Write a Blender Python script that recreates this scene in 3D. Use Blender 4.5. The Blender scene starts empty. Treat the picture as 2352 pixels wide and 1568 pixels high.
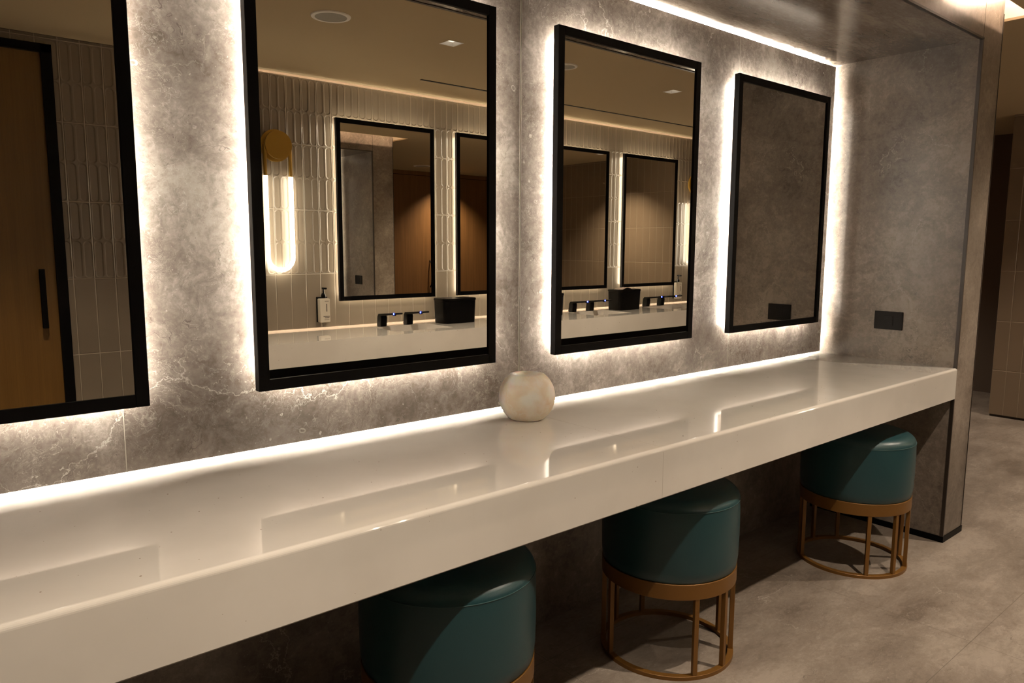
import bpy, bmesh, math, random
from mathutils import Vector, Matrix
random.seed(7)
S = bpy.context.scene
C = S.collection
PI = math.pi
# ------------------------------------------------------------------ materials
def mat(name):
    m = bpy.data.materials.new(name); m.use_nodes = True
    nt = m.node_tree; b = nt.nodes['Principled BSDF']
    return m, nt, b
def simple(name, col, rough=.5, metal=0., spec=.5, bump=0., bscale=200., var=0.):
    m, nt, b = mat(name)
    b.inputs['Base Color'].default_value = (*col, 1)
    b.inputs['Roughness'].default_value = rough
    b.inputs['Metallic'].default_value = metal
    b.inputs['Specular IOR Level'].default_value = spec
    tc = nt.nodes.new('ShaderNodeTexCoord')
    n = nt.nodes.new('ShaderNodeTexNoise'); n.inputs['Scale'].default_value = bscale; n.inputs['Detail'].default_value = 4
    nt.links.new(tc.outputs['Object'], n.inputs['Vector'])
    if bump:
        bp = nt.nodes.new('ShaderNodeBump'); bp.inputs['Strength'].default_value = bump; bp.inputs['Distance'].default_value = .001
        nt.links.new(n.outputs['Fac'], bp.inputs['Height']); nt.links.new(bp.outputs['Normal'], b.inputs['Normal'])
    if var:
        mr = nt.nodes.new('ShaderNodeMapRange'); mr.inputs['To Min'].default_value = 1-var; mr.inputs['To Max'].default_value = 1+var
        nt.links.new(n.outputs['Fac'], mr.inputs['Value'])
        mx = nt.nodes.new('ShaderNodeMix'); mx.data_type = 'RGBA'; mx.blend_type = 'MULTIPLY'; mx.inputs['Factor'].default_value = 1
        mx.inputs['A'].default_value = (*col, 1)
        nt.links.new(mr.outputs['Result'], mx.inputs['B']); nt.links.new(mx.outputs['Result'], b.inputs['Base Color'])
    return m
def emit(name, col, strength):
    m, nt, b = mat(name)
    b.inputs['Base Color'].default_value = (*col, 1)
    b.inputs['Emission Color'].default_value = (*col, 1)
    b.inputs['Emission Strength'].default_value = strength
    return m
class NT:
    def __init__(s, nt): s.nt = nt
    def n(s, t, **kw):
        nd = s.nt.nodes.new(t)
        for k, v in kw.items(): setattr(nd, k, v)
        return nd
    def l(s, a, b): s.nt.links.new(a, b)
    def math(s, op, a, b=None, c=None, clamp=False):
        nd = s.n('ShaderNodeMath', operation=op); nd.use_clamp = clamp
        for i, x in enumerate((a, b, c)):
            if x is None: continue
            if isinstance(x, (int, float)): nd.inputs[i].default_value = x
            else: s.l(x, nd.inputs[i])
        return nd.outputs[0]
    def noise(s, vec, scale, detail=4, rough=.55, dist=0):
        nd = s.n('ShaderNodeTexNoise'); nd.inputs['Scale'].default_value = scale; nd.inputs['Detail'].default_value = detail
        nd.inputs['Roughness'].default_value = rough; nd.inputs['Distortion'].default_value = dist
        s.l(vec, nd.inputs['Vector']); return nd
    def map(s, v, a, b, c=0., d=1., smooth=True):
        nd = s.n('ShaderNodeMapRange'); nd.clamp = True
        if smooth: nd.interpolation_type = 'SMOOTHSTEP'
        nd.inputs['From Min'].default_value = a; nd.inputs['From Max'].default_value = b
        nd.inputs['To Min'].default_value = c; nd.inputs['To Max'].default_value = d
        s.l(v, nd.inputs['Value']); return nd.outputs['Result']
    def mix(s, f, a, b, mode='MIX'):
        nd = s.n('ShaderNodeMix', data_type='RGBA', blend_type=mode)
        for k, x in (('Factor', f), ('A', a), ('B', b)):
            if isinstance(x, (int, float)): nd.inputs[k].default_value = x
            elif isinstance(x, tuple): nd.inputs[k].default_value = (*x, 1)
            else: s.l(x, nd.inputs[k])
        return nd.outputs['Result']

def marble(name, dark, mid, light, vein, rough=.18, vein_amt=.8, offset=(0, 0, 0), scale=1., fossil=.42, stretch=(1, 1, 1), spec=.5, joints=None):
    m, nt, b = mat(name); g = NT(nt)
    tc = g.n('ShaderNodeTexCoord')
    mp = g.n('ShaderNodeMapping'); mp.inputs['Location'].default_value = offset; mp.inputs['Scale'].default_value = tuple(scale*x for x in stretch)
    g.l(tc.outputs['Object'], mp.inputs['Vector']); P = mp.outputs['Vector']
    warpn = g.noise(P, 3.2, 5, .6)
    vm = g.n('ShaderNodeVectorMath', operation='MULTIPLY_ADD'); g.l(warpn.outputs['Color'], vm.inputs[0]); vm.inputs[1].default_value = (.35, .35, .35); g.l(P, vm.inputs[2]); W = vm.outputs[0]
    big = g.noise(P, 1.7, 3, .5).outputs['Fac']
    med = g.noise(W, 5.5, 8, .62).outputs['Fac']
    fine = g.noise(P, 55, 6, .7).outputs['Fac']
    mot = g.noise(W, 24, 8, .68).outputs['Fac']
    cl = g.math('ADD', g.math('MULTIPLY', big, .43), g.math('MULTIPLY', med, .33))
    cl = g.math('ADD', cl, g.math('MULTIPLY', mot, .24))
    cl = g.math('ADD', cl, g.math('MULTIPLY', g.math('SUBTRACT', fine, .5), .2))
    c1 = g.mix(g.map(cl, .38, .515), dark, mid)
    col = g.mix(g.map(cl, .49, .63), c1, light)
    # pale crackle veins along distorted cell edges
    w2n = g.noise(P, 7, 6, .7)
    vm2 = g.n('ShaderNodeVectorMath', operation='MULTIPLY_ADD'); g.l(w2n.outputs['Color'], vm2.inputs[0]); vm2.inputs[1].default_value = (.16, .16, .16); g.l(W, vm2.inputs[2])
    vo = g.n('ShaderNodeTexVoronoi', feature='DISTANCE_TO_EDGE'); vo.inputs['Scale'].default_value = 1.7; g.l(vm2.outputs[0], vo.inputs['Vector'])
    v1 = g.map(vo.outputs['Distance'], .0, .0055, 1, 0)
    msk = g.map(g.noise(P, 2.6, 3).outputs['Fac'], .46, .62)
    v1 = g.math('MULTIPLY', g.math('MULTIPLY', v1, msk), vein_amt)
    col = g.mix(v1, col, vein)
    vo3 = g.n('ShaderNodeTexVoronoi', feature='DISTANCE_TO_EDGE'); vo3.inputs['Scale'].default_value = 4.6; g.l(vm2.outputs[0], vo3.inputs['Vector'])
    v3 = g.map(vo3.outputs['Distance'], .0, .009, 1, 0)
    v3 = g.math('MULTIPLY', g.math('MULTIPLY', v3, g.map(g.noise(P, 3.7, 3).outputs['Fac'], .5, .66)), vein_amt*.45)
    col = g.mix(v3, col, vein)
    # curly fossil outlines in clusters, and a weak all-over mottle of fine curls
    fo = g.noise(W, 21, 4, .55, .9).outputs['Fac']
    f1 = g.map(g.math('ABSOLUTE', g.math('SUBTRACT', fo, .54)), .0, .012, 1, 0)
    f1 = g.math('MULTIPLY', g.math('MULTIPLY', f1, g.map(g.noise(P, 2.4, 5, .65).outputs['Fac'], .48, .64)), fossil)
    col = g.mix(f1, col, vein)
    fo2 = g.noise(W, 46, 5, .6, .6).outputs['Fac']
    f2 = g.map(g.math('ABSOLUTE', g.math('SUBTRACT', fo2, .5)), .0, .02, 1, 0)
    f2 = g.math('MULTIPLY', g.math('MULTIPLY', f2, g.map(g.noise(P, 5.4, 5, .65).outputs['Fac'], .42, .6)), fossil*.5)
    col = g.mix(f2, col, vein)
    vo4 = g.n('ShaderNodeTexVoronoi'); vo4.inputs['Scale'].default_value = 36; vo4.inputs['Randomness'].default_value = 1
    vm4 = g.n('ShaderNodeVectorMath', operation='MULTIPLY_ADD'); g.l(g.noise(P, 30, 3, .6).outputs['Color'], vm4.inputs[0]); vm4.inputs[1].default_value = (.018, .018, .018); g.l(P, vm4.inputs[2]); g.l(vm4.outputs[0], vo4.inputs['Vector'])
    sc4 = g.n('ShaderNodeSeparateColor'); g.l(vo4.outputs['Color'], sc4.inputs[0])
    rg = g.map(g.math('ABSOLUTE', g.math('SUBTRACT', vo4.outputs['Distance'], g.math('MULTIPLY', sc4.outputs[0], .34))), .02, .075, 1, 0)
    rg = g.math('MULTIPLY', g.math('MULTIPLY', rg, g.map(sc4.outputs[1], .45, .6)), g.map(g.noise(P, 3.1, 5, .65).outputs['Fac'], .5, .62))
    col = g.mix(g.math('MULTIPLY', rg, fossil*1.1), col, vein)
    # dark hairlines and specks
    dk = g.noise(W, 3.1, 4, .6).outputs['Fac']
    d1 = g.map(g.math('ABSOLUTE', g.math('SUBTRACT', dk, .47)), .0, .0035, 1, 0)
    d1 = g.math('MULTIPLY', g.math('MULTIPLY', d1, g.map(g.noise(P, 4.3, 2).outputs['Fac'], .5, .6)), .6)
    col = g.mix(d1, col, tuple(x*.55 for x in dark))
    sp = g.map(g.noise(P, 140, 2, .5).outputs['Fac'], .66, .74)
    col = g.mix(g.math('MULTIPLY', sp, .45), col, tuple(x*.6 for x in dark))
    sp2 = g.map(g.noise(P, 95, 3, .6).outputs['Fac'], .64, .74)
    col = g.mix(g.math('MULTIPLY', sp2, .4), col, vein)
    if joints:
        sx = g.n('ShaderNodeSeparateXYZ'); g.l(tc.outputs['Object'], sx.inputs[0])
        for k, (o, p) in enumerate(joints):
            f = g.math('FRACT', g.math('DIVIDE', g.math('SUBTRACT', sx.outputs[k], o-40.5*p), p))
            e = g.math('MULTIPLY', g.math('ABSOLUTE', g.math('SUBTRACT', f, .5)), p)
            col = g.mix(g.map(e, .0008, .0016, .65, 0), col, (.07, .055, .04))
    g.l(col, b.inputs['Base Color'])
    b.inputs['Roughness'].default_value = rough
    b.inputs['Specular IOR Level'].default_value = spec
    return m

def tile_mat(name, pills, axis, col, grout, W=.104, H=.417, Z0=1.233, U0=0., rough=.3):
    m, nt, b = mat(name); g = NT(nt)
    tc = g.n('ShaderNodeTexCoord'); sx = g.n('ShaderNodeSeparateXYZ'); g.l(tc.outputs['Object'], sx.inputs[0])
    U = sx.outputs[axis]; Z = sx.outputs[2]
    u = g.math('DIVIDE', g.math('SUBTRACT', U, U0-50*W), W); v = g.math('DIVIDE', g.math('SUBTRACT', Z, Z0-50*H), H)
    fu = g.math('FRACT', u); fv = g.math('FRACT', v)
    eu = g.math('MULTIPLY', g.math('SUBTRACT', .5, g.math('ABSOLUTE', g.math('SUBTRACT', fu, .5))), W)
    ev = g.math('MULTIPLY', g.math('SUBTRACT', .5, g.math('ABSOLUTE', g.math('SUBTRACT', fv, .5))), H)
    e = g.math('MINIMUM', eu, ev)
    gr = g.map(e, .0012, .0022, 1, 0)
    h = g.map(e, .001, .0045, 0, 1)
    if pills:
        pu = g.math('MULTIPLY', g.math('SUBTRACT', g.math('FRACT', g.math('MULTIPLY', fu, 2.)), .5), W/2)
        pv = g.math('MULTIPLY', g.math('SUBTRACT', g.math('FRACT', g.math('MULTIPLY', fv, 2.)), .5), H/2)
        R = .0205; hl = H/4-R-.004
        dv = g.math('MAXIMUM', g.math('SUBTRACT', g.math('ABSOLUTE', pv), hl), 0.)
        d = g.math('SUBTRACT', g.math('SQRT', g.math('ADD', g.math('MULTIPLY', pu, pu), g.math('MULTIPLY', dv, dv))), R)
        ph = g.map(d, -.0055, .0035, 0, 1)
        above = g.math('GREATER_THAN', Z, Z0)
        ph = g.math('ADD', g.math('MULTIPLY', g.math('SUBTRACT', ph, 1.), above), 1.)
        h = g.math('ADD', g.math('MULTIPLY', ph, 1.2), h)
    bp = g.n('ShaderNodeBump'); bp.inputs['Strength'].default_value = 1; bp.inputs['Distance'].default_value = .0026
    g.l(h, bp.inputs['Height']); g.l(bp.outputs['Normal'], b.inputs['Normal'])
    nz = g.noise(tc.outputs['Object'], 1.6, 3).outputs['Fac']
    base = g.mix(g.map(nz, .3, .7), tuple(x*.9 for x in col), tuple(x*1.06 for x in col))
    g.l(g.mix(gr, base, grout), b.inputs['Base Color'])
    g.l(g.math('ADD', g.math('MULTIPLY', gr, .5), rough), b.inputs['Roughness'])
    return m

def wood_mat(name, a, c, axis=0, rough=.45):
    m, nt, b = mat(name); g = NT(nt)
    tc = g.n('ShaderNodeTexCoord'); mp = g.n('ShaderNodeMapping'); mp.inputs['Scale'].default_value = (26, 26, .9)
    g.l(tc.outputs['Object'], mp.inputs['Vector'])
    n1 = g.noise(mp.outputs['Vector'], 1., 5, .6, .4).outputs['Fac']
    mp2 = g.n('ShaderNodeMapping'); mp2.inputs['Scale'].default_value = (160, 160, 3); g.l(tc.outputs['Object'], mp2.inputs['Vector'])
    n2 = g.noise(mp2.outputs['Vector'], 1., 3, .6).outputs['Fac']
    f = g.math('ADD', g.math('MULTIPLY', n1, .65), g.math('MULTIPLY', n2, .35))
    g.l(g.mix(g.map(f, .3, .7), a, c), b.inputs['Base Color']); b.inputs['Roughness'].default_value = rough
    return m

def quartz_mat(name):
    m, nt, b = mat(name); g = NT(nt)
    tc = g.n('ShaderNodeTexCoord'); P = tc.outputs['Object']
    col = g.mix(g.map(g.noise(P, 4, 4).outputs['Fac'], .35, .65), (.66, .62, .565), (.70, .66, .605))
    vo = g.n('ShaderNodeTexVoronoi'); vo.inputs['Scale'].default_value = 50; g.l(P, vo.inputs['Vector'])
    sc = g.n('ShaderNodeSeparateColor'); g.l(vo.outputs['Color'], sc.inputs[0])
    rad = g.math('MULTIPLY', g.math('POWER', sc.outputs[0], 5.), .12)
    fl = g.math('LESS_THAN', vo.outputs['Distance'], rad)
    fl = g.math('MULTIPLY', fl, g.map(sc.outputs[1], .2, .8, .35, .85))
    col = g.mix(fl, col, (.22, .14, .08))
    g.l(col, b.inputs['Base Color'])
    b.inputs['Roughness'].default_value = .05; b.inputs['Specular IOR Level'].default_value = .8; b.inputs['Coat Weight'].default_value = .75; b.inputs['Coat Roughness'].default_value = .03
    return m

def alabaster_mat(name):
    m, nt, b = mat(name); g = NT(nt)
    tc = g.n('ShaderNodeTexCoord'); P = tc.outputs['Object']
    n = g.noise(P, 9, 3, .5, 1.5)
    vo = g.n('ShaderNodeTexVoronoi', feature='SMOOTH_F1'); vo.inputs['Scale'].default_value = 15
    vm = g.n('ShaderNodeVectorMath', operation='MULTIPLY_ADD'); g.l(n.outputs['Color'], vm.inputs[0]); vm.inputs[1].default_value = (.06, .06, .06); g.l(P, vm.inputs[2]); g.l(vm.outputs[0], vo.inputs['Vector'])
    f = g.math('ADD', g.math('MULTIPLY', g.noise(vm.outputs[0], 11, 4, .55).outputs['Fac'], .7), g.math('MULTIPLY', vo.outputs['Distance'], .45))
    col = g.mix(g.map(f, .38, .68), (.97, .90, .80), (.84, .68, .50))
    w = g.noise(vm.outputs[0], 14, 4, .6).outputs['Fac']
    col = g.mix(g.math('MULTIPLY', g.map(g.math('ABSOLUTE', g.math('SUBTRACT', w, .5)), 0, .03, 1, 0), .45), col, (.92, .86, .78))
    g.l(col, b.inputs['Base Color'])
    b.inputs['Roughness'].default_value = .42
    b.inputs['Subsurface Weight'].default_value = .5; b.inputs['Subsurface Radius'].default_value = (.03, .022, .014); b.inputs['Subsurface Scale'].default_value = 1.
    return m

def mirror_mat(name):
    m, nt, b = mat(name)
    b.inputs['Base Color'].default_value = (.90, .88, .82, 1); b.inputs['Metallic'].default_value = 1; b.inputs['Roughness'].default_value = 0.
    return m

LED = (1., .91, .77); LEDW = (1., .86, .66); WARM = (1., .73, .53)
M = {}
M['wall'] = marble('grey_brown_marble', (.10, .081, .067), (.182, .152, .133), (.33, .29, .258), (.56, .52, .47), rough=.22, vein_amt=.7, fossil=.5)
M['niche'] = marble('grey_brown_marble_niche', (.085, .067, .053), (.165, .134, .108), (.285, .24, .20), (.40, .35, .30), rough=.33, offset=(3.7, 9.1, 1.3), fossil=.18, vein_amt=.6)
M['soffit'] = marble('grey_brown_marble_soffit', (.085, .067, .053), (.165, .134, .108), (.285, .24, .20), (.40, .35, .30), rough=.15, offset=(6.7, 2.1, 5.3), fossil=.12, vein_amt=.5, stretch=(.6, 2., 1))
M['floor'] = marble('floor_marble', (.125, .098, .077), (.20, .164, .135), (.29, .245, .207), (.52, .46, .40), rough=.33, offset=(1.1, 4.4, 7), fossil=.25, vein_amt=.5, stretch=(.8, 1.5, 1), joints=((2.93, 1.27), (-1.094, .9)))
M['counter'] = quartz_mat('speckled_white_quartz')
M['frame'] = simple('black_powder_coat', (.003, .0026, .0026), .5, spec=.08, bump=.15, bscale=500)
M['mirror'] = mirror_mat('bronze_tint_mirror')
M['led'] = emit('mirror_led', LED, 125.); M['led_sink'] = emit('mirror_led_sink_wall', LEDW, 260.)
M['cove'] = emit('cove_led', LED, 260.); M['cove_hi'] = emit('cove_led_upper', LED, 1300.)
M['cove2'] = emit('cove_led_sink_wall', LEDW, 1300.)
M['warm'] = emit('ceiling_slot_led', WARM, 125.)
M['tube'] = emit('sconce_tube_glow', (1., .90, .74), 17.)
M['blue'] = emit('blue_led_ring', (.02, .05, 1.), 9.)
M['bluecore'] = emit('blue_led_core', (.55, .65, 1.), 6.)
M['ceiling'] = simple('brown_ceiling_paint', (.42, .33, .205), .85, spec=.2, bump=.05)
M['tile'] = tile_mat('relief_wall_tile', True, 0, (.21, .172, .13), (.42, .36, .285), U0=2.055)
M['flattile'] = tile_mat('flat_wall_tile', False, 1, (.21, .155, .105), (.36, .28, .20), U0=.163)
M['wood'] = wood_mat('wood_veneer', (.15, .068, .02), (.22, .105, .036))
M['doorwood'] = wood_mat('door_veneer', (.13, .062, .009), (.17, .086, .016))
M['brass'] = simple('brushed_brass', (.47, .29, .06), .42, .75, bump=.2, bscale=300)
M['bronze'] = simple('bronze_lacquer', (.185, .085, .017), .42, .35, bump=.15, bscale=400)
M['leather'] = simple('teal_leather', (.012, .046, .053), .36, bump=.25, bscale=420, var=.12)
M['thread'] = simple('stitch_thread', (.02, .06, .062), .6)
M['black'] = simple('matte_black_metal', (.002, .0018, .0017), .42, spec=.07)
M['plastic'] = simple('charcoal_plastic', (.010, .0085, .008), .5, spec=.1)
M['hole'] = simple('socket_hole', (.003, .003, .003), .8)
M['white'] = simple('white_paint', (.78, .75, .70), .5)
M['grey'] = simple('speaker_cloth', (.34, .32, .28), .9, bump=.5, bscale=900)
M['bottle'] = simple('cream_bottle', (.72, .66, .56), .35)
M['ink'] = simple('label_ink', (.10, .085, .07), .6)
M['tissue'] = simple('paper_tissue', (.62, .50, .44), .9)
M['paleseam'] = simple('pale_seam', (.40, .36, .30), .6)
M['steel'] = simple('seam_metal', (.62, .58, .50), .28, .9)
M['dark_trim'] = simple('dark_bronze_trim', (.035, .026, .02), .4, .3)
M['alabaster'] = alabaster_mat('honey_alabaster')
M['darkwall'] = simple('dark_passage_paint', (.10, .07, .05), .7)
M['candle'] = simple('candle_wax', (.70, .62, .50), .5)
M['joint'] = simple('stone_joint', (.38, .33, .28), .6)
M['reflector'] = simple('recess_white', (.80, .78, .74), .35)

# ------------------------------------------------------------------ mesh helpers
def bx(bm, x0, x1, y0, y1, z0, z1, bev=0., seg=2):
    vs = [bm.verts.new((x, y, z)) for x in (x0, x1) for y in (y0, y1) for z in (z0, z1)]
    f = [(0, 1, 3, 2), (4, 6, 7, 5), (0, 4, 5, 1), (2, 3, 7, 6), (0, 2, 6, 4), (1, 5, 7, 3)]
    fs = [bm.faces.new([vs[i] for i in q]) for q in f]
    if bev:
        es = list({e for q in fs for e in q.edges})
        bmesh.ops.bevel(bm, geom=es, offset=bev, segments=seg, profile=.5, affect='EDGES')
    return bm
def lathe(bm, prof, n=48, c=(0, 0, 0), cap=True):
    rings = []
    for r, z in prof:
        rings.append([bm.verts.new((c[0]+r*math.cos(2*PI*k/n), c[1]+r*math.sin(2*PI*k/n), c[2]+z)) for k in range(n)])
    for a, b in zip(rings, rings[1:]):
        for k in range(n):
            bm.faces.new([a[k], a[(k+1) % n], b[(k+1) % n], b[k]])
    if cap:
        bm.faces.new(list(reversed(rings[0]))); bm.faces.new(rings[-1])
    return bm
def tube(bm, pts, r, n=14, cap=True):
    pts = [Vector(p) for p in pts]; rings = []
    t0 = (pts[1]-pts[0]).normalized(); up = Vector((0, 0, 1)) if abs(t0.z) < .9 else Vector((1, 0, 0))
    nrm = t0.cross(up).normalized()
    for i, p in enumerate(pts):
        t = (pts[min(i+1, len(pts)-1)]-pts[max(i-1, 0)]).normalized()
        nrm = (nrm - t*nrm.dot(t)).normalized(); bn = t.cross(nrm)
        rings.append([bm.verts.new(p+nrm*r*math.cos(2*PI*k/n)+bn*r*math.sin(2*PI*k/n)) for k in range(n)])
    for a, b in zip(rings, rings[1:]):
        for k in range(n): bm.faces.new([a[k], a[(k+1) % n], b[(k+1) % n], b[k]])
    if cap: bm.faces.new(list(reversed(rings[0]))); bm.faces.new(rings[-1])
    return bm
def prism(bm, poly, axis, a, b):
    """extrude a 2D polygon along an axis (0 x, 1 y, 2 z)"""
    def mk(p, t):
        q = list(p); q.insert(axis, t); return bm.verts.new(q)
    A = [mk(p, a) for p in poly]; B = [mk(p, b) for p in poly]; n = len(poly)
    for k in range(n): bm.faces.new([A[k], A[(k+1) % n], B[(k+1) % n], B[k]])
    bm.faces.new(list(reversed(A))); bm.faces.new(B)
    return bm
def obj(name, bm, m, parent=None, smooth=False, loc=None):
    bmesh.ops.recalc_face_normals(bm, faces=bm.faces)
    me = bpy.data.meshes.new(name); bm.to_mesh(me); bm.free()
    me.materials.append(m)
    if smooth:
        for p in me.polygons: p.use_smooth = True
        try: me.set_sharp_from_angle(angle=math.radians(40))
        except Exception: pass
    o = bpy.data.objects.new(name, me); C.objects.link(o)
    if parent: o.parent = parent
    if loc: o.location = loc
    return o
B = bmesh.new
def struct(name, bm, m, parent=None, **kw):
    o = obj(name, bm, m, parent, **kw)
    if not parent: o['kind'] = 'structure'
    return o
def thing(name, label, cat, loc=(0, 0, 0), rz=0., group=None):
    o = bpy.data.objects.new(name, None); C.objects.link(o); o.location = loc; o.rotation_euler = (0, 0, rz)
    o.empty_display_size = .05
    tag(o, label, cat, group); return o
def tag(o, label, cat, group=None):
    o['label'] = label; o['category'] = cat
    if group: o['group'] = group
    return o
def dup(root, loc, label, rz=None):
    def cp(o, par):
        c = o.copy(); C.objects.link(c)
        if par: c.parent = par
        for ch in list(o.children): cp(ch, c)
        return c
    r = cp(root, None); r.location = loc; r['label'] = label
    if rz is not None: r.rotation_euler = (0, 0, rz)
    return r

# ------------------------------------------------------------------ measures
XE = 3.843; XP = 4.08; CD = .672; CZ = .86; CT = .151; ZT = 2.341; ZS = 2.35; YF = -.667
XL = -1.6; CX0, CX1 = 1.38, 6.75; YO = -2.80; HC = 2.5; XT = 7.15; YW = 2.0; GAP = .010

# ------------------------------------------------------------------ shell
bm = B(); bx(bm, XL-.2, 9.2, -3.1, 2.4, -.08, 0); struct('floor', bm, M['floor'])
# floating marble lining behind the vanity, slabs 1.27 m wide
bm = B()
cuts = [-1.55, -.845, .423, 1.689, 2.966, XE-GAP]
for a, b in zip(cuts, cuts[1:]):
    bx(bm, a+.0008, b-.0008, 0, .008, CZ+GAP, ZT, .0012, 1)
struct('wall_back', bm, M['wall'])
bm = B(); bx(bm, XL-.2, XP, .07, .2, 0, 2.9); struct('wall_back_core', bm, M['black'])
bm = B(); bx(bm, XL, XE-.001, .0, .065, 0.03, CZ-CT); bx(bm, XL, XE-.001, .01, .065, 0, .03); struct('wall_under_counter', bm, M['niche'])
for i, x in enumerate((1.689,)):
    bm = B(); bx(bm, x-.0035, x-.0010, -.0022, .007, CZ+GAP, ZT); bx(bm, x+.0010, x+.0035, -.0022, .007, CZ+GAP, ZT)
    struct('trim_%d' % (i+1), bm, M['steel'])
bm = B()
for x in (.423, 2.966): bx(bm, x-.0011, x+.0011, -.0004, .007, CZ+GAP, ZT)
struct('trim_2', bm, M['paleseam'])
# hidden strips washing counter, niche ceiling and niche end
bm = B()
d0, d1, hh = .054, .060, .0085
bx(bm, -1.5, XE-.03, d0, d1, CZ+GAP+hh, CZ+GAP+hh+.002)
struct('trim_cove_strip', bm, M['cove'])
bm = B()
bx(bm, -1.5, XE-.03, d0, d1, ZT-hh-.002, ZT-hh)
bx(bm, XE-GAP-hh-.002, XE-GAP-hh, d0, d1, CZ+.03, ZT-.02)
struct('trim_cove_strip', bm, M['cove_hi'])
# niche ceiling, fascia, end wall and pier
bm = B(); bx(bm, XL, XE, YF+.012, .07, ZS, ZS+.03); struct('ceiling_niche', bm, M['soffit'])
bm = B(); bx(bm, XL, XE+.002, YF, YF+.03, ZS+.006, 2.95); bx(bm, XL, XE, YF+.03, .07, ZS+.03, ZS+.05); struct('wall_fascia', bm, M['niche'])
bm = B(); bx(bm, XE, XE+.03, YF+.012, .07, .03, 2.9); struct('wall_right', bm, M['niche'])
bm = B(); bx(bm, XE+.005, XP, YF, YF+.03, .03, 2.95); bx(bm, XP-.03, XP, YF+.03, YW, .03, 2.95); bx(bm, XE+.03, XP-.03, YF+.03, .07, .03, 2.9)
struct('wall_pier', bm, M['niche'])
bm = B()   # dark metal angle round the niche opening
bx(bm, XL, XE+.006, YF-.003, YF+.012, ZS-.003, ZS+.006); bx(bm, XE-.004, XE+.005, YF-.003, YF+.012, .03, ZS+.006)
bx(bm, XP-.004, XP+.002, YF-.002, YF+.006, .03, 2.5)
bx(bm, XE+.0025, XE+.005, YF-.0005, YF+.01, ZS+.006, 2.9)
struct('trim_3', bm, M['dark_trim'])
bm = B(); bx(bm, XE-.004, XP+.004, YF-.004, YF+.03, 0, .03); bx(bm, XE-.004, XE+.03, YF+.03, .03, 0, .03); bx(bm, XP-.03, XP+.004, YF+.03, YW, 0, .03); struct('baseboard_right', bm, M['black'])
# main ceiling with the lit slot in front of the fascia
SX, SY = 4.212, -.750
DL = [(.50, -1.50), (2.44, -1.53), (4.34, -1.53), (6.59, -1.20), (6.55, 1.62)]
holes = [(x-.0455, x+.0455, y-.0455, y+.0455) for x, y in DL] + [(2.80, 6.9, -2.385, -2.365), (XL-.3, SX, SY, .35)]
gxs = sorted({XL-.2, XP, 9.2, *[max(h[0], XL-.2) for h in holes], *[h[1] for h in holes]})
gys = sorted({-2.79, 2.4, *[h[2] for h in holes], *[h[3] for h in holes]})
bm = B(); vmap = {}
def cv(x, y, z):
    k = (x, y, z)
    if k not in vmap: vmap[k] = bm.verts.new(k)
    return vmap[k]
def solid(i, j):
    if not (0 <= i < len(gxs)-1 and 0 <= j < len(gys)-1): return False
    X, Y = (gxs[i]+gxs[i+1])/2, (gys[j]+gys[j+1])/2
    if X < XP and Y > SY: return False
    return not any(h[0] < X < h[1] and h[2] < Y < h[3] for h in holes)
z0, z1 = HC, HC+.012
for i in range(len(gxs)-1):
    for j in range(len(gys)-1):
        if not solid(i, j): continue
        a0, a1, b0, b1 = gxs[i], gxs[i+1], gys[j], gys[j+1]
        for z in (z0, z1): bm.faces.new([cv(a0, b0, z), cv(a1, b0, z), cv(a1, b1, z), cv(a0, b1, z)])
        for (di, dj, p, q) in ((-1, 0, (a0, b0), (a0, b1)), (1, 0, (a1, b0), (a1, b1)), (0, -1, (a0, b0), (a1, b0)), (0, 1, (a0, b1), (a1, b1))):
            if not solid(i+di, j+dj): bm.faces.new([cv(*p, z0), cv(*q, z0), cv(*q, z1), cv(*p, z1)])
struct('ceiling', bm, M['ceiling'])
bm = B()
bx(bm, XL-.2, SX+.16, SY-.17, SY-.15, HC+.012, 2.95); bx(bm, SX+.16, SX+.18, SY-.17, .35, HC+.012, 2.95); bx(bm, XL-.2, SX+.18, SY-.17, .37, 2.95, 2.98); bx(bm, XP, SX+.18, .35, .37, HC+.012, 2.95)
struct('ceiling_slot', bm, M['white'])
bm = B(); bx(bm, XL, SX+.14, SY-.148, SY-.140, 2.675, 2.690); bx(bm, SX+.148, SX+.156, SY-.13, .33, 2.675, 2.690); struct('trim_slot_strip', bm, M['warm'])
# sink wall (seen in the mirrors)
bm = B(); bx(bm, .775, CX0, YO-.03, YO, 0, HC); bx(bm, XL-.2, -.19, YO-.03, YO, 0, HC); bx(bm, -.19, .775, YO-.03, YO, 2.452, HC)
struct('wall_front', bm, M['tile'])
bm = B(); bx(bm, CX0+.001, CX1-.001, YO-.008, YO, .871, HC-.012); struct('wall_front_mirrors', bm, M['tile'])
bm = B(); bx(bm, CX0, CX1, YO-.03, YO, 0, .715); struct('wall_front_base', bm, M['tile'])
bm = B(); bx(bm, CX1, 9.2, YO-.03, YO, 0, HC); struct('wall_front_end', bm, M['tile'])
bm = B(); bx(bm, XL-.2, 9.2, -3.1, YO-.08, 0, 2.95); struct('wall_front_core', bm, M['darkwall'])
bm = B(); bx(bm, XL-.2, 9.2, -3.0, -2.79, HC+.04, HC+.07); struct('ceiling_edge', bm, M['ceiling'])
bm = B(); bx(bm, 1.42, 6.7, YO-.060, YO-.054, HC-.0225, HC-.0205); bx(bm, 1.42, 6.7, YO-.060, YO-.054, .8795, .8815); struct('trim_sink_cove_strip', bm, M['cove2'])
bm = B(); bx(bm, XL-.2, XL, -3.1, .2, 0, 2.95); struct('wall_left', bm, M['darkwall'])
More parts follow.
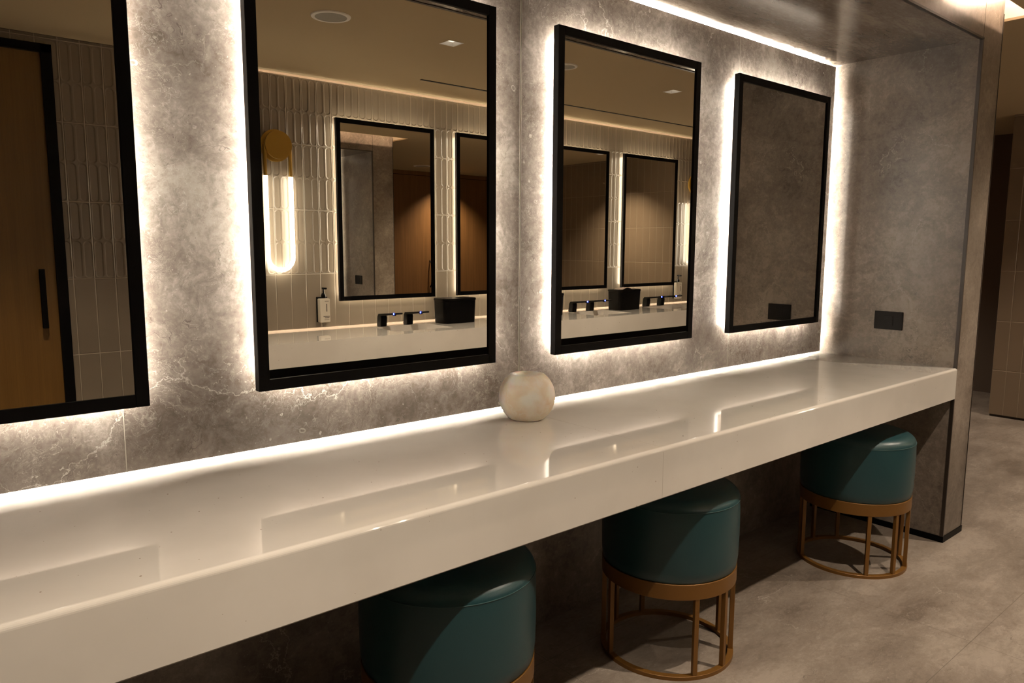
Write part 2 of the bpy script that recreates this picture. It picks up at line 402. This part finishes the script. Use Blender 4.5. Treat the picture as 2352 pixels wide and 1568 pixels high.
# tiled wall beyond the pier, passage and wood wall
bm = B(); bx(bm, XT, XT+.12, YO, .163, .02, HC); struct('wall_far_tile', bm, M['flattile'])
bm = B(); bx(bm, XT+.012, XT+.12, YO, .160, 0, .02); struct('baseboard_far', bm, M['dark_trim'])
bm = B(); bx(bm, 8.3, 8.4, YO, 2.4, 0, HC); struct('wall_passage', bm, M['darkwall'])
bm = B(); bx(bm, XP, 8.3, YW, YW+.1, 0, HC)
struct('wall_wood', bm, M['wood'])
bm = B(); bx(bm, XP, 8.3, YW-.001, YW+.01, 2.437, 2.443); bx(bm, 5.44, 5.446, YW-.001, YW+.01, 0, 2.437); bx(bm, 6.42, 6.426, YW-.001, YW+.01, 0, 2.437)
struct('trim_4', bm, M['black'])

# black framed timber door in the sink wall
bm = B(); X0, X1, ZD = -.19, .775, 2.452; jw = .05
bx(bm, X1-jw, X1, YO-.06, YO+.018, 0, ZD); bx(bm, X0, X0+jw, YO-.06, YO+.018, 0, ZD); bx(bm, X0, X1, YO-.06, YO+.018, ZD-jw+.008, ZD)
door = struct('door_1', bm, M['frame'])
bm = B(); bx(bm, X0+jw, X1-jw, YO-.05, YO-.008, .005, ZD-jw+.008); obj('door_leaf', bm, M['doorwood'], door)
bm = B(); bx(bm, .640, .668, YO+.035, YO+.050, .975, 1.29, .003); bx(bm, .648, .660, YO-.008, YO+.036, 1.02, 1.035); bx(bm, .648, .660, YO-.008, YO+.036, 1.23, 1.245)
obj('door_handle', bm, M['black'], door)
bm = B(); tube(bm, [(6.32, YW-.001, .80), (6.32, YW-.04, .84), (6.32, YW-.05, 1.0), (6.32, YW-.04, 1.16), (6.32, YW-.001, 1.20)], .009)
dh = struct('door_2', bm, M['black'])

# ------------------------------------------------------------------ mirrors
def make_mirror(name, w, h, label, loc, group, rz=0.):
    """frame front faces local -y; back plane y=0"""
    t = thing(name, label, 'mirror', loc, rz, group)
    f = .030; yb, yf = -.027, -.0525
    bm = B()
    bx(bm, 0, f, yf, yb, 0, h, .001, 1); bx(bm, w-f, w, yf, yb, 0, h, .001, 1); bx(bm, f, w-f, yf, yb, 0, f, .001, 1); bx(bm, f, w-f, yf, yb, h-f, h, .001, 1)
    obj('frame', bm, M['frame'], t)
    bm = B(); bx(bm, f-.002, w-f+.002, yf+.006, yf+.010, f-.002, h-f+.002); obj('mirror_glass', bm, M['mirror'], t)
    bm = B(); bx(bm, f*.5, w-f*.5, yf+.011, yb-.001, f*.5, h-f*.5); obj('backing_board', bm, M['black'], t)
    bm = B(); s = .030
    y0, y1 = -.0262, -.0125
    bx(bm, s, s+.004, y0, y1, s, h-s); bx(bm, w-s-.004, w-s, y0, y1, s, h-s); bx(bm, s+.004, w-s-.004, y0, y1, s, s+.004); bx(bm, s+.004, w-s-.004, y0, y1, h-s-.004, h-s)
    obj('light_strip', bm, M['led_sink' if rz else 'led'], t)
    bm = B(); bx(bm, .085, w-.085, yb, 0, .085, h-.085); obj('mounting_box', bm, M['black'], t)
    return t
MW, MH, MZ = .8035, 1.1288, 1.0374
GV = 'backlit mirrors above the vanity counter'
mx = [-.332, .739, 1.814, 2.8925]
mirror0 = make_mirror('wall_mirror', MW, MH, 'large black-framed backlit mirror reflecting a wooden door, cut off by left edge', (mx[0], 0, MZ), GV)
dup(mirror0, (mx[1], 0, MZ), 'black-framed backlit mirror left of the stone ball, reflecting the U-shaped wall lamp')
dup(mirror0, (mx[2], 0, MZ), 'black-framed backlit mirror right of the stone ball, reflecting sinks and paper box')
dup(mirror0, (mx[3], 0, MZ), 'black-framed backlit mirror nearest the end wall, reflecting the power outlet')
GO = 'backlit mirrors over the sink counter'
# opposite wall: turned by 180 degrees, so the origin sits at the right (higher x) edge
ox = [2.376, 3.36, 4.258, 5.24]; OW, OH, OZ = .780, 1.215, 1.045
om = make_mirror('wall_mirror', OW, OH, 'reflected mirror over sinks beside the U-shaped wall lamp', (ox[0]+OW, YO, OZ), GO, PI)
dup(om, (ox[1]+OW, YO, OZ), 'reflected mirror over sinks, cut off at right edge of the large middle mirror')
dup(om, (ox[2]+OW, YO, OZ), 'reflected dark mirror at the left inside the mirror right of the stone ball')
dup(om, (ox[3]+OW, YO, OZ), 'reflected mirror showing pale tiles, right of the paper box with a tissue')

# ------------------------------------------------------------------ vanity counter
bm = B(); r = .011
poly = [(.066, CZ), (.066, CZ-CT), (-CD+.004, CZ-CT), (-CD, CZ-CT+.004)]
for k in range(7):
    a = PI - k*PI/12; poly.append((-CD+r+r*math.cos(a), CZ-r+r*math.sin(a)))
prism(bm, poly, 0, XL+.01, XE-.0015)
vc = tag(obj('vanity_counter', bm, M['counter'], smooth=False), 'long thick white speckled stone vanity counter under the backlit mirrors', 'counter')

bm = B(); bx(bm, 1.6503, 1.6510, -CD+.012, .06, CZ-.002, CZ+.0002); bx(bm, 1.6503, 1.6510, -CD-.0002, -CD+.002, CZ-CT+.005, CZ-.012); obj('joint_line', bm, M['joint'], vc)
# alabaster candle holder
R, hB = .0925, .074
prof = [(0.0001, 0), (.050, 0)]
for k in range(1, 36):
    a = -math.acos(.053/R) + k*(2*math.acos(.053/R))/36
    prof.append((R*math.cos(a), hB+.001+R*math.sin(a)*1.0))
top = hB*2+.002
prof += [(.0525, top-.0008), (.050, top), (.0465, top-.0008), (.043, top-.004), (.034, top-.009), (.02, top-.0115), (.0001, top-.012)]
bm = B(); lathe(bm, prof, 72)
orb = tag(obj('alabaster_ball', bm, M['alabaster'], smooth=True, loc=(1.59, -.156, CZ)), 'round honey and white alabaster ball with dished top on the white counter', 'ornament')

# power outlet on the niche end wall
po = thing('power_outlet', 'black rectangular power outlet on the marble end wall above the counter', 'outlet', (XE, -.344, 1.0165))
hw = .0685; hp = .0898
bm = B(); bx(bm, -.009, 0, -hw, hw, 0, hp, .002); obj('plate', bm, M['plastic'], po)
bm = B(); bx(bm, -.0102, -.004, -.0235, .0235, .020, .070, .0012); so = obj('socket', bm, M['plastic'], po)
bm = B()
for (y, z) in ((.006, .055), (-.002, .033)):
    tube(bm, [(-.0106, y, z), (-.0100, y, z)], .0028, 12)
for (y, z) in ((.0155, .0615), (.0155, .0505), (-.0125, .043), (-.0125, .0305)):
    bx(bm, -.0106, -.0100, y-.0028, y+.0028, z-.0011, z+.0011)
obj('socket_hole', bm, M['hole'], so)

# ------------------------------------------------------------------ stools
GS = 'round teal stools tucked under the vanity counter'
def make_stool(label, loc, rz):
    t = thing('vanity_stool', label, 'stool', loc, rz, GS)
    r = .234
    prof = [(.0001, .333), (r-.006, .333), (r-.002, .337), (r+.002, .37), (r+.0035, .44), (r+.003, .52), (r+.001, .572)]
    for k in range(1, 11):
        a = k*PI/2/10; prof.append((r+.001-.048*(1-math.cos(a)), .572+.036*math.sin(a)))
    prof += [(.15, .6115), (.09, .614), (.0001, .615)]
    bm = B(); lathe(bm, prof, 72); seat = obj('seat', bm, M['leather'], t, smooth=True)
    bm = B(); n = 96
    rr, zz = r+.0015, .573
    tube(bm, [(rr*math.cos(2*PI*k/n), rr*math.sin(2*PI*k/n), zz) for k in range(n+1)], .0013, 6, cap=False); obj('seam', bm, M['thread'], seat, smooth=True)
    bm = B(); lathe(bm, [(r-.012, .280), (r-.001, .280), (r, .281), (r, .332), (r-.001, .333), (r-.012, .333), (r-.012, .280)], 72, cap=False); obj('seat_band', bm, M['bronze'], t, smooth=True)
    bm = B(); lathe(bm, [(r-.020, 0), (r, 0), (r, .013), (r-.001, .014), (r-.020, .014), (r-.020, 0)], 72, cap=False); obj('base_ring', bm, M['bronze'], t, smooth=True)
    for g in (0, 1):
        for k in range(4):
            a = g*PI + math.radians(-48.75 + 32.5*k)
            bm = B(); bx(bm, r-.018, r-.002, -.008, .008, .012, .284, .001, 1)
            bmesh.ops.rotate(bm, verts=bm.verts, cent=(0, 0, 0), matrix=Matrix.Rotation(a, 3, 'Z'))
            obj('leg', bm, M['bronze'], t)
    return t
st = make_stool('teal leather stool with bronze cage base nearest the marble pier', (3.329, -.459, 0), math.radians(-90))
dup(st, (2.0615, -.389, 0), 'middle teal leather stool with bronze cage base under the counter', math.radians(-69))
dup(st, (1.10, -.395, 0), 'teal leather stool at the bottom edge, its base out of view', math.radians(-60))

# ------------------------------------------------------------------ sink counter with basins
SY0, SY1, SZ, ST = YO, -2.20, .86, .137
cx = [ox[i]+OW/2 for i in range(4)]
basins = [(c-.20, c+.25, -2.655, -2.33) for c in cx]
bm = B()
xs = sorted({CX0, CX1, *[b[0] for b in basins], *[b[1] for b in basins]})
ys = [SY0-.07, -2.655, -2.33, SY1]
def inb(x, y): return any(b[0] < x < b[1] and b[2] < y < b[3] for b in basins)
V = {}
def vt(x, y, z):
    k = (round(x, 4), round(y, 4), round(z, 4))
    if k not in V: V[k] = bm.verts.new((x, y, z))
    return V[k]
for x0, x1 in zip(xs, xs[1:]):
    for y0, y1 in zip(ys, ys[1:]):
        if not inb((x0+x1)/2, (y0+y1)/2): bm.faces.new([vt(x0, y0, SZ), vt(x1, y0, SZ), vt(x1, y1, SZ), vt(x0, y1, SZ)])
    bm.faces.new([vt(x0, SY1, SZ), vt(x1, SY1, SZ), vt(x1, SY1, SZ-ST), vt(x0, SY1, SZ-ST)])
for x in (CX0, CX1):
    for y0, y1 in zip(ys, ys[1:]): bm.faces.new([vt(x, y0, SZ), vt(x, y1, SZ), vt(x, y1, SZ-ST), vt(x, y0, SZ-ST)])
sink = tag(obj('sink_counter', bm, M['counter']), 'reflected thick white stone counter with inset sinks, along the tiled wall', 'counter')
bm = B(); bx(bm, CX0, CX1, SY0-.07, SY1, SZ-ST-.004, SZ-ST); obj('underside', bm, M['counter'], sink)
for b in basins:
    bm = B(); x0, x1, y0, y1 = b; zb = SZ-.10; e = .03
    P = lambda x, y, z: bm.verts.new((x, y, z))
    A = [P(x0, y0, SZ), P(x1, y0, SZ), P(x1, y1, SZ), P(x0, y1, SZ)]; D = [P(x0+e, y0+e, zb), P(x1-e, y0+e, zb), P(x1-e, y1-e, zb), P(x0+e, y1-e, zb)]
    for k in range(4): bm.faces.new([A[k], A[(k+1) % 4], D[(k+1) % 4], D[k]])
    bm.faces.new(D); bs = obj('sink_basin', bm, M['counter'], sink)
    bm = B(); tube(bm, [((x0+x1)/2, (y0+y1)/2, zb+.0005), ((x0+x1)/2, (y0+y1)/2, zb+.004)], .03, 24); obj('drain', bm, M['black'], bs)
bm = B(); bx(bm, CX0+.02, CX1-.02, YO+.002, SY1-.07, 0, SZ-ST-.004); obj('shade_block', bm, M['black'], sink)  # black block added to keep the shaded space under the counter dark
# taps
GT = 'black sensor taps on the sink counter'
def make_tap(label, loc):
    t = thing('sensor_tap', label, 'tap', loc, 0, GT)
    bm = B(); prism(bm, [(-.028, 0), (.030, 0), (.016, .094), (-.034, .094), (-.040, .085)], 1, -.0, .001) if False else None
    # leaning post, widened along y
    prism(bm, [(-.030, 0), (.028, 0), (.034, .060), (.026, .083), (-.012, .083), (-.020, .072)], 0, -.025, .025)
    bmesh.ops.bevel(bm, geom=list(bm.edges), offset=.004, segments=2, affect='EDGES'); obj('post', bm, M['black'], t)
    bm = B(); prism(bm, [(-.012, .074), (.020, .074), (.236, .099), (.238, .108), (.232, .110), (-.006, .088)], 0, -.0255, .0255)
    bmesh.ops.bevel(bm, geom=list(bm.edges), offset=.002, segments=1, affect='EDGES'); sp = obj('spout', bm, M['black'], t)
    bm = B(); tube(bm, [(0, .170, .086), (0, .170, .096)], .012, 16); obj('nozzle', bm, M['black'], sp)
    bm = B(); tube(bm, [(-.0256, .206, .1015), (-.0290, .206, .1015)], .0065, 16); li = obj('indicator_light', bm, M['blue'], t)
    li['label'] = 'blue glowing sensor ring'
    bm = B(); tube(bm, [(-.0288, .206, .1015), (-.0296, .206, .1015)], .0035, 12); obj('light_core', bm, M['bluecore'], li)
    return t
tap0 = None
sides = [('left', -.085), ('right', .13)]
where = ['below the reflected mirror beside the U-shaped lamp', 'below the reflected mirror cut by the middle mirror edge', 'left of the tissue-topped paper box in the reflection', 'right of the tissue-topped paper box in the reflection']
for i, c in enumerate(cx):
    for nm, dx in sides:
        if i == 1: continue
        lab = '%s black sensor tap of the pair %s' % (nm, where[i])
        L = (c+dx-.02, -2.69, SZ)
        if tap0 is None: tap0 = make_tap(lab, L)
        else: dup(tap0, L, lab)
# paper boxes
GB = 'black paper boxes between the sinks'
def make_box(label, loc):
    t = thing('paper_box', label, 'box', loc, 0, GB)
    def rr(w, d, r, n=6):
        o = []
        for sx, sy, a0 in ((1, 1, 0), (-1, 1, 90), (-1, -1, 180), (1, -1, 270)):
            for k in range(n+1):
                a = math.radians(a0+90*k/n); o.append((sx*(w/2-r)+r*math.cos(a), sy*(d/2-r)+r*math.sin(a)))
        return o
    bm = B(); lo = rr(.276, .156, .030); hi = rr(.290, .165, .034)
    A = [bm.verts.new((x, y, 0)) for x, y in lo]; D = [bm.verts.new((x, y, .162)) for x, y in hi]
    for k in range(len(A)): bm.faces.new([A[k], A[(k+1) % len(A)], D[(k+1) % len(A)], D[k]])
    bm.faces.new(list(reversed(A))); bm.faces.new(D); obj('body', bm, M['black'], t, smooth=True)
    bm = B(); prism(bm, rr(.296, .170, .034), 2, .163, .181); bmesh.ops.bevel(bm, geom=[e for e in bm.edges if abs(e.verts[0].co.z-e.verts[1].co.z) < 1e-5], offset=.003, segments=2, affect='EDGES'); obj('lid', bm, M['black'], t, smooth=True)
    return t
gx = [(ox[i]+OW+ox[i+1])/2 for i in range(3)]
pb = make_box('black lidded paper box in the large middle mirror, right of the taps', (gx[0]-.03, -2.60, SZ))
dup(pb, (gx[1]-.06, -2.60, SZ), 'black paper box mostly hidden by the frame, left in the mirror right of the ball')
b3 = dup(pb, (gx[2]-.03, -2.60, SZ), 'black paper box with a loose tissue on top, between two reflected mirrors')
bm = B(); n = 8
G = [[bm.verts.new((-.085+.17*i/n, -.05+.10*j/n, .1822+.016*math.sin(PI*i/n)*(.55+.45*math.cos(j*1.3+i*.8)))) for j in range(n+1)] for i in range(n+1)]
for i in range(n):
    for j in range(n): bm.faces.new([G[i][j], G[i+1][j], G[i+1][j+1], G[i][j+1]])
ti = obj('paper_tissue', bm, M['tissue'], None, smooth=True, loc=(gx[2]-.03, -2.60, SZ))
md = ti.modifiers.new('thick', 'SOLIDIFY'); md.thickness = .0012; md.offset = 1
tag(ti, 'crumpled pinkish paper tissue lying on the black paper box', 'tissue')
# soap dispensers on wall brackets
GD = 'wall mounted soap bottles'
def make_soap(label, loc):
    t = thing('soap_dispenser', label, 'soap dispenser', loc, 0, GD)
    w, d, h = .072, .050, .162
    bm = B(); bx(bm, -w/2-.002, w/2+.002, 0, .012, .002, h+.010, .001, 1); obj('wall_bracket', bm, M['black'], t)
    bm = B(); bx(bm, -w/2, w/2, .0115, .008+d, .001, h, .007, 3); bo = obj('bottle', bm, M['bottle'], t, smooth=True)
    y = .0585
    for q in ((.006, .012, .075, .127), (-.016, .030, .040, .045), (-.006, .027, .031, .036), (-.010, .026, .018, .021), (-.004, .024, .142, .145)):
        bm = B(); bx(bm, q[0], q[1], y-.001, y+.0004, q[2], q[3]); obj('label_print', bm, M['ink'], bo)
    bm = B(); lathe(bm, [(.0001, h+.005), (.016, h+.005), (.016, h+.022), (.011, h+.034), (.0055, h+.038), (.0055, h+.062), (.0001, h+.062)], 24, (0, .033, 0)); bx(bm, -.009, .009, .024, .070, h+.062, h+.074, .003); obj('pump', bm, M['black'], t, smooth=True)
    return t
sd = make_soap('cream soap bottle with black pump on tiled wall, below left of the reflected mirror', (2.262, YO, .905))
dup(sd, (6.105, YO, .905), 'cream soap bottle half hidden at right edge of the third mirror')
# wall lamps
GL = 'brass wall lamps with a glowing U tube'
def make_lamp(label, loc):
    """origin: disc centre on the wall"""
    t = thing('wall_lamp', label, 'wall lamp', loc, 0, GL)
    bm = B(); tube(bm, [(0, 0, 0), (0, .018, 0)], .100, 48); obj('backplate', bm, M['brass'], t, smooth=True)
    bm = B(); tube(bm, [(0, .018, 0), (0, .052, 0)], .03, 24); obj('stem', bm, M['brass'], t, smooth=True)
    bm = B(); tube(bm, [(0, .052, 0), (0, .066, 0)], .087, 48); obj('disc', bm, M['brass'], t, smooth=True)
    hw = .083; y = .040
    for s in (-1, 1):
        bm = B(); tube(bm, [(s*hw, y, 0), (s*hw, y, -.192)], .0115, 18); obj('arm', bm, M['brass'], t, smooth=True)
    bm = B(); pts = [(-hw, y, -.1925), (-hw, y, -.40), (-hw, y, -.70)]
    for k in range(1, 16): a = PI + k*PI/16; pts.append((hw*math.cos(a), y, -.70+hw*math.sin(a)))
    pts += [(hw, y, -.70), (hw, y, -.40), (hw, y, -.1925)]
    tube(bm, pts, .0135, 18); obj('glow_tube', bm, M['tube'], t, smooth=True)
    return t
wl = make_lamp('brass wall lamp with glowing U tube, reflected left in the large middle mirror', (1.972, YO, 2.045))
dup(wl, (6.36, YO, 2.045), 'brass wall lamp with glowing U tube mostly hidden behind third mirror right edge')

# ------------------------------------------------------------------ ceiling fittings
GD2 = 'square recessed ceiling downlights'
def make_dl(label, loc, energy, rot=0):
    t = thing('downlight', label, 'downlight', loc, rot, GD2)
    w = .043
    bm = B()
    o = w+.002
    for a in range(4):
        pass
    A = [bm.verts.new(p) for p in ((-w, -w, -.001), (w, -w, -.001), (w, w, -.001), (-w, w, -.001))]
    O = [bm.verts.new(p) for p in ((-o-.004, -o-.004, -.0012), (o+.004, -o-.004, -.0012), (o+.004, o+.004, -.0012), (-o-.004, o+.004, -.0012))]
    i = .033
    D = [bm.verts.new(p) for p in ((-i, -i, .020), (i, -i, .020), (i, i, .020), (-i, i, .020))]
    for k in range(4):
        bm.faces.new([A[k], A[(k+1) % 4], D[(k+1) % 4], D[k]]); bm.faces.new([O[k], O[(k+1) % 4], A[(k+1) % 4], A[k]])
    obj('reflector', bm, M['reflector'], t)
    bm = B(); bx(bm, -i, i, -i, i, .018, .021); obj('lens', bm, M['white_led'], t)
    ld = bpy.data.lights.new('lamp_beam', 'SPOT'); ld.energy = energy; ld.color = (1., .84, .66); ld.spot_size = math.radians(110); ld.spot_blend = .9; ld.shadow_soft_size = .018
    lo = bpy.data.objects.new('lamp_beam', ld); C.objects.link(lo); lo.parent = t; lo.location = (0, 0, .012)
    return t
M['white_led'] = emit('downlight_lens', (1., .93, .82), 1.1)
E0 = 195
dls = [((2.44, -1.53), 'square recessed downlight in the ceiling, reflected top right of the large middle mirror'),
       ((.50, -1.50), 'square recessed downlight in the ceiling above the left end of the counter'),
       ((4.34, -1.53), 'square recessed downlight in the ceiling, reflected in the mirror right of the ball'),
       ((6.59, -1.20), 'small faint recessed downlight doubly reflected, inside the third mirror'),
       ((6.55, 1.62), 'small recessed downlight above the wood wall, doubly reflected in the middle mirror')]
d0_ = None
# openings in the ceiling for the recesses and slots are cut with booleans below
for (p, lab) in dls:
    if d0_ is None: d0_ = make_dl(lab, (p[0], p[1], HC), E0)
    else:
        dd = dup(d0_, (p[0], p[1], HC), lab)
        if p[0] < 1:                    # narrower beam over the left end
            for ch in dd.children:
                if ch.type == 'LIGHT': ch.data = ch.data.copy(); ch.data.spot_size = math.radians(102); ch.data.energy = E0*.95
bm = B(); bx(bm, 2.80, 6.9, -2.385, -2.365, HC-.003, HC+.008)
tag(obj('slot_vent', bm, M['black']), 'thin dark linear air slot in the ceiling, reflected in two mirrors', 'vent')
def make_spk(name, label, loc, r, cat):
    t = thing(name, label, cat, loc)
    bm = B(); lathe(bm, [(r*.80, -.002), (r*.80, -.006), (r*.97, -.005), (r, -.001), (r, .0)], 56, cap=False); obj('rim', bm, M['white'], t, smooth=True)
    bm = B(); lathe(bm, [(.0001, -.0045), (r*.8, -.004), (r*.8, -.001), (.0001, -.001)], 56); obj('grille', bm, M['grey'], t, smooth=True)
    return t
make_spk('ceiling_speaker', 'round white-rimmed speaker in the ceiling, reflected in the large middle mirror', (1.73, -1.52, HC), .094, 'speaker')
make_spk('ceiling_speaker', 'round ceiling speaker partly hidden by the frame, top left of third mirror', (3.25, -1.50, HC), .085, 'speaker')
make_spk('smoke_detector', 'faint round disc on the ceiling, doubly reflected in the middle mirror', (5.77, 1.35, HC), .12, 'smoke detector')

# ------------------------------------------------------------------ camera and render look
cam = bpy.data.cameras.new('camera'); co = bpy.data.objects.new('camera', cam); C.objects.link(co)
rt = Vector((0.7630285, -0.646349, 0.00452599)); up = Vector((0.07902394, 0.10023453, 0.99182068)); fw = Vector((0.64151596, 0.75642978, -0.12755885))
mw = Matrix((( rt.x, up.x, -fw.x, 0.), (rt.y, up.y, -fw.y, -1.95364), (rt.z, up.z, -fw.z, 1.423245), (0, 0, 0, 1)))
co.matrix_world = mw
cam.sensor_fit = 'HORIZONTAL'; cam.sensor_width = 36; cam.lens = 26.1356; cam.clip_start = .02
S.camera = co
w = bpy.data.worlds.new('world'); S.world = w; w.use_nodes = True
w.node_tree.nodes['Background'].inputs[0].default_value = (1, .8, .6, 1); w.node_tree.nodes['Background'].inputs[1].default_value = 0.0
S.view_settings.view_transform = 'Standard'; S.view_settings.look = 'None'; S.view_settings.gamma = 1; S.view_settings.exposure = .1; S.view_settings.use_curve_mapping = False
S.cycles.use_denoising = True
S.cycles.max_bounces = 9; S.cycles.diffuse_bounces = 4; S.cycles.glossy_bounces = 6
S.cycles.sample_clamp_indirect = 4.; S.cycles.blur_glossy = .5
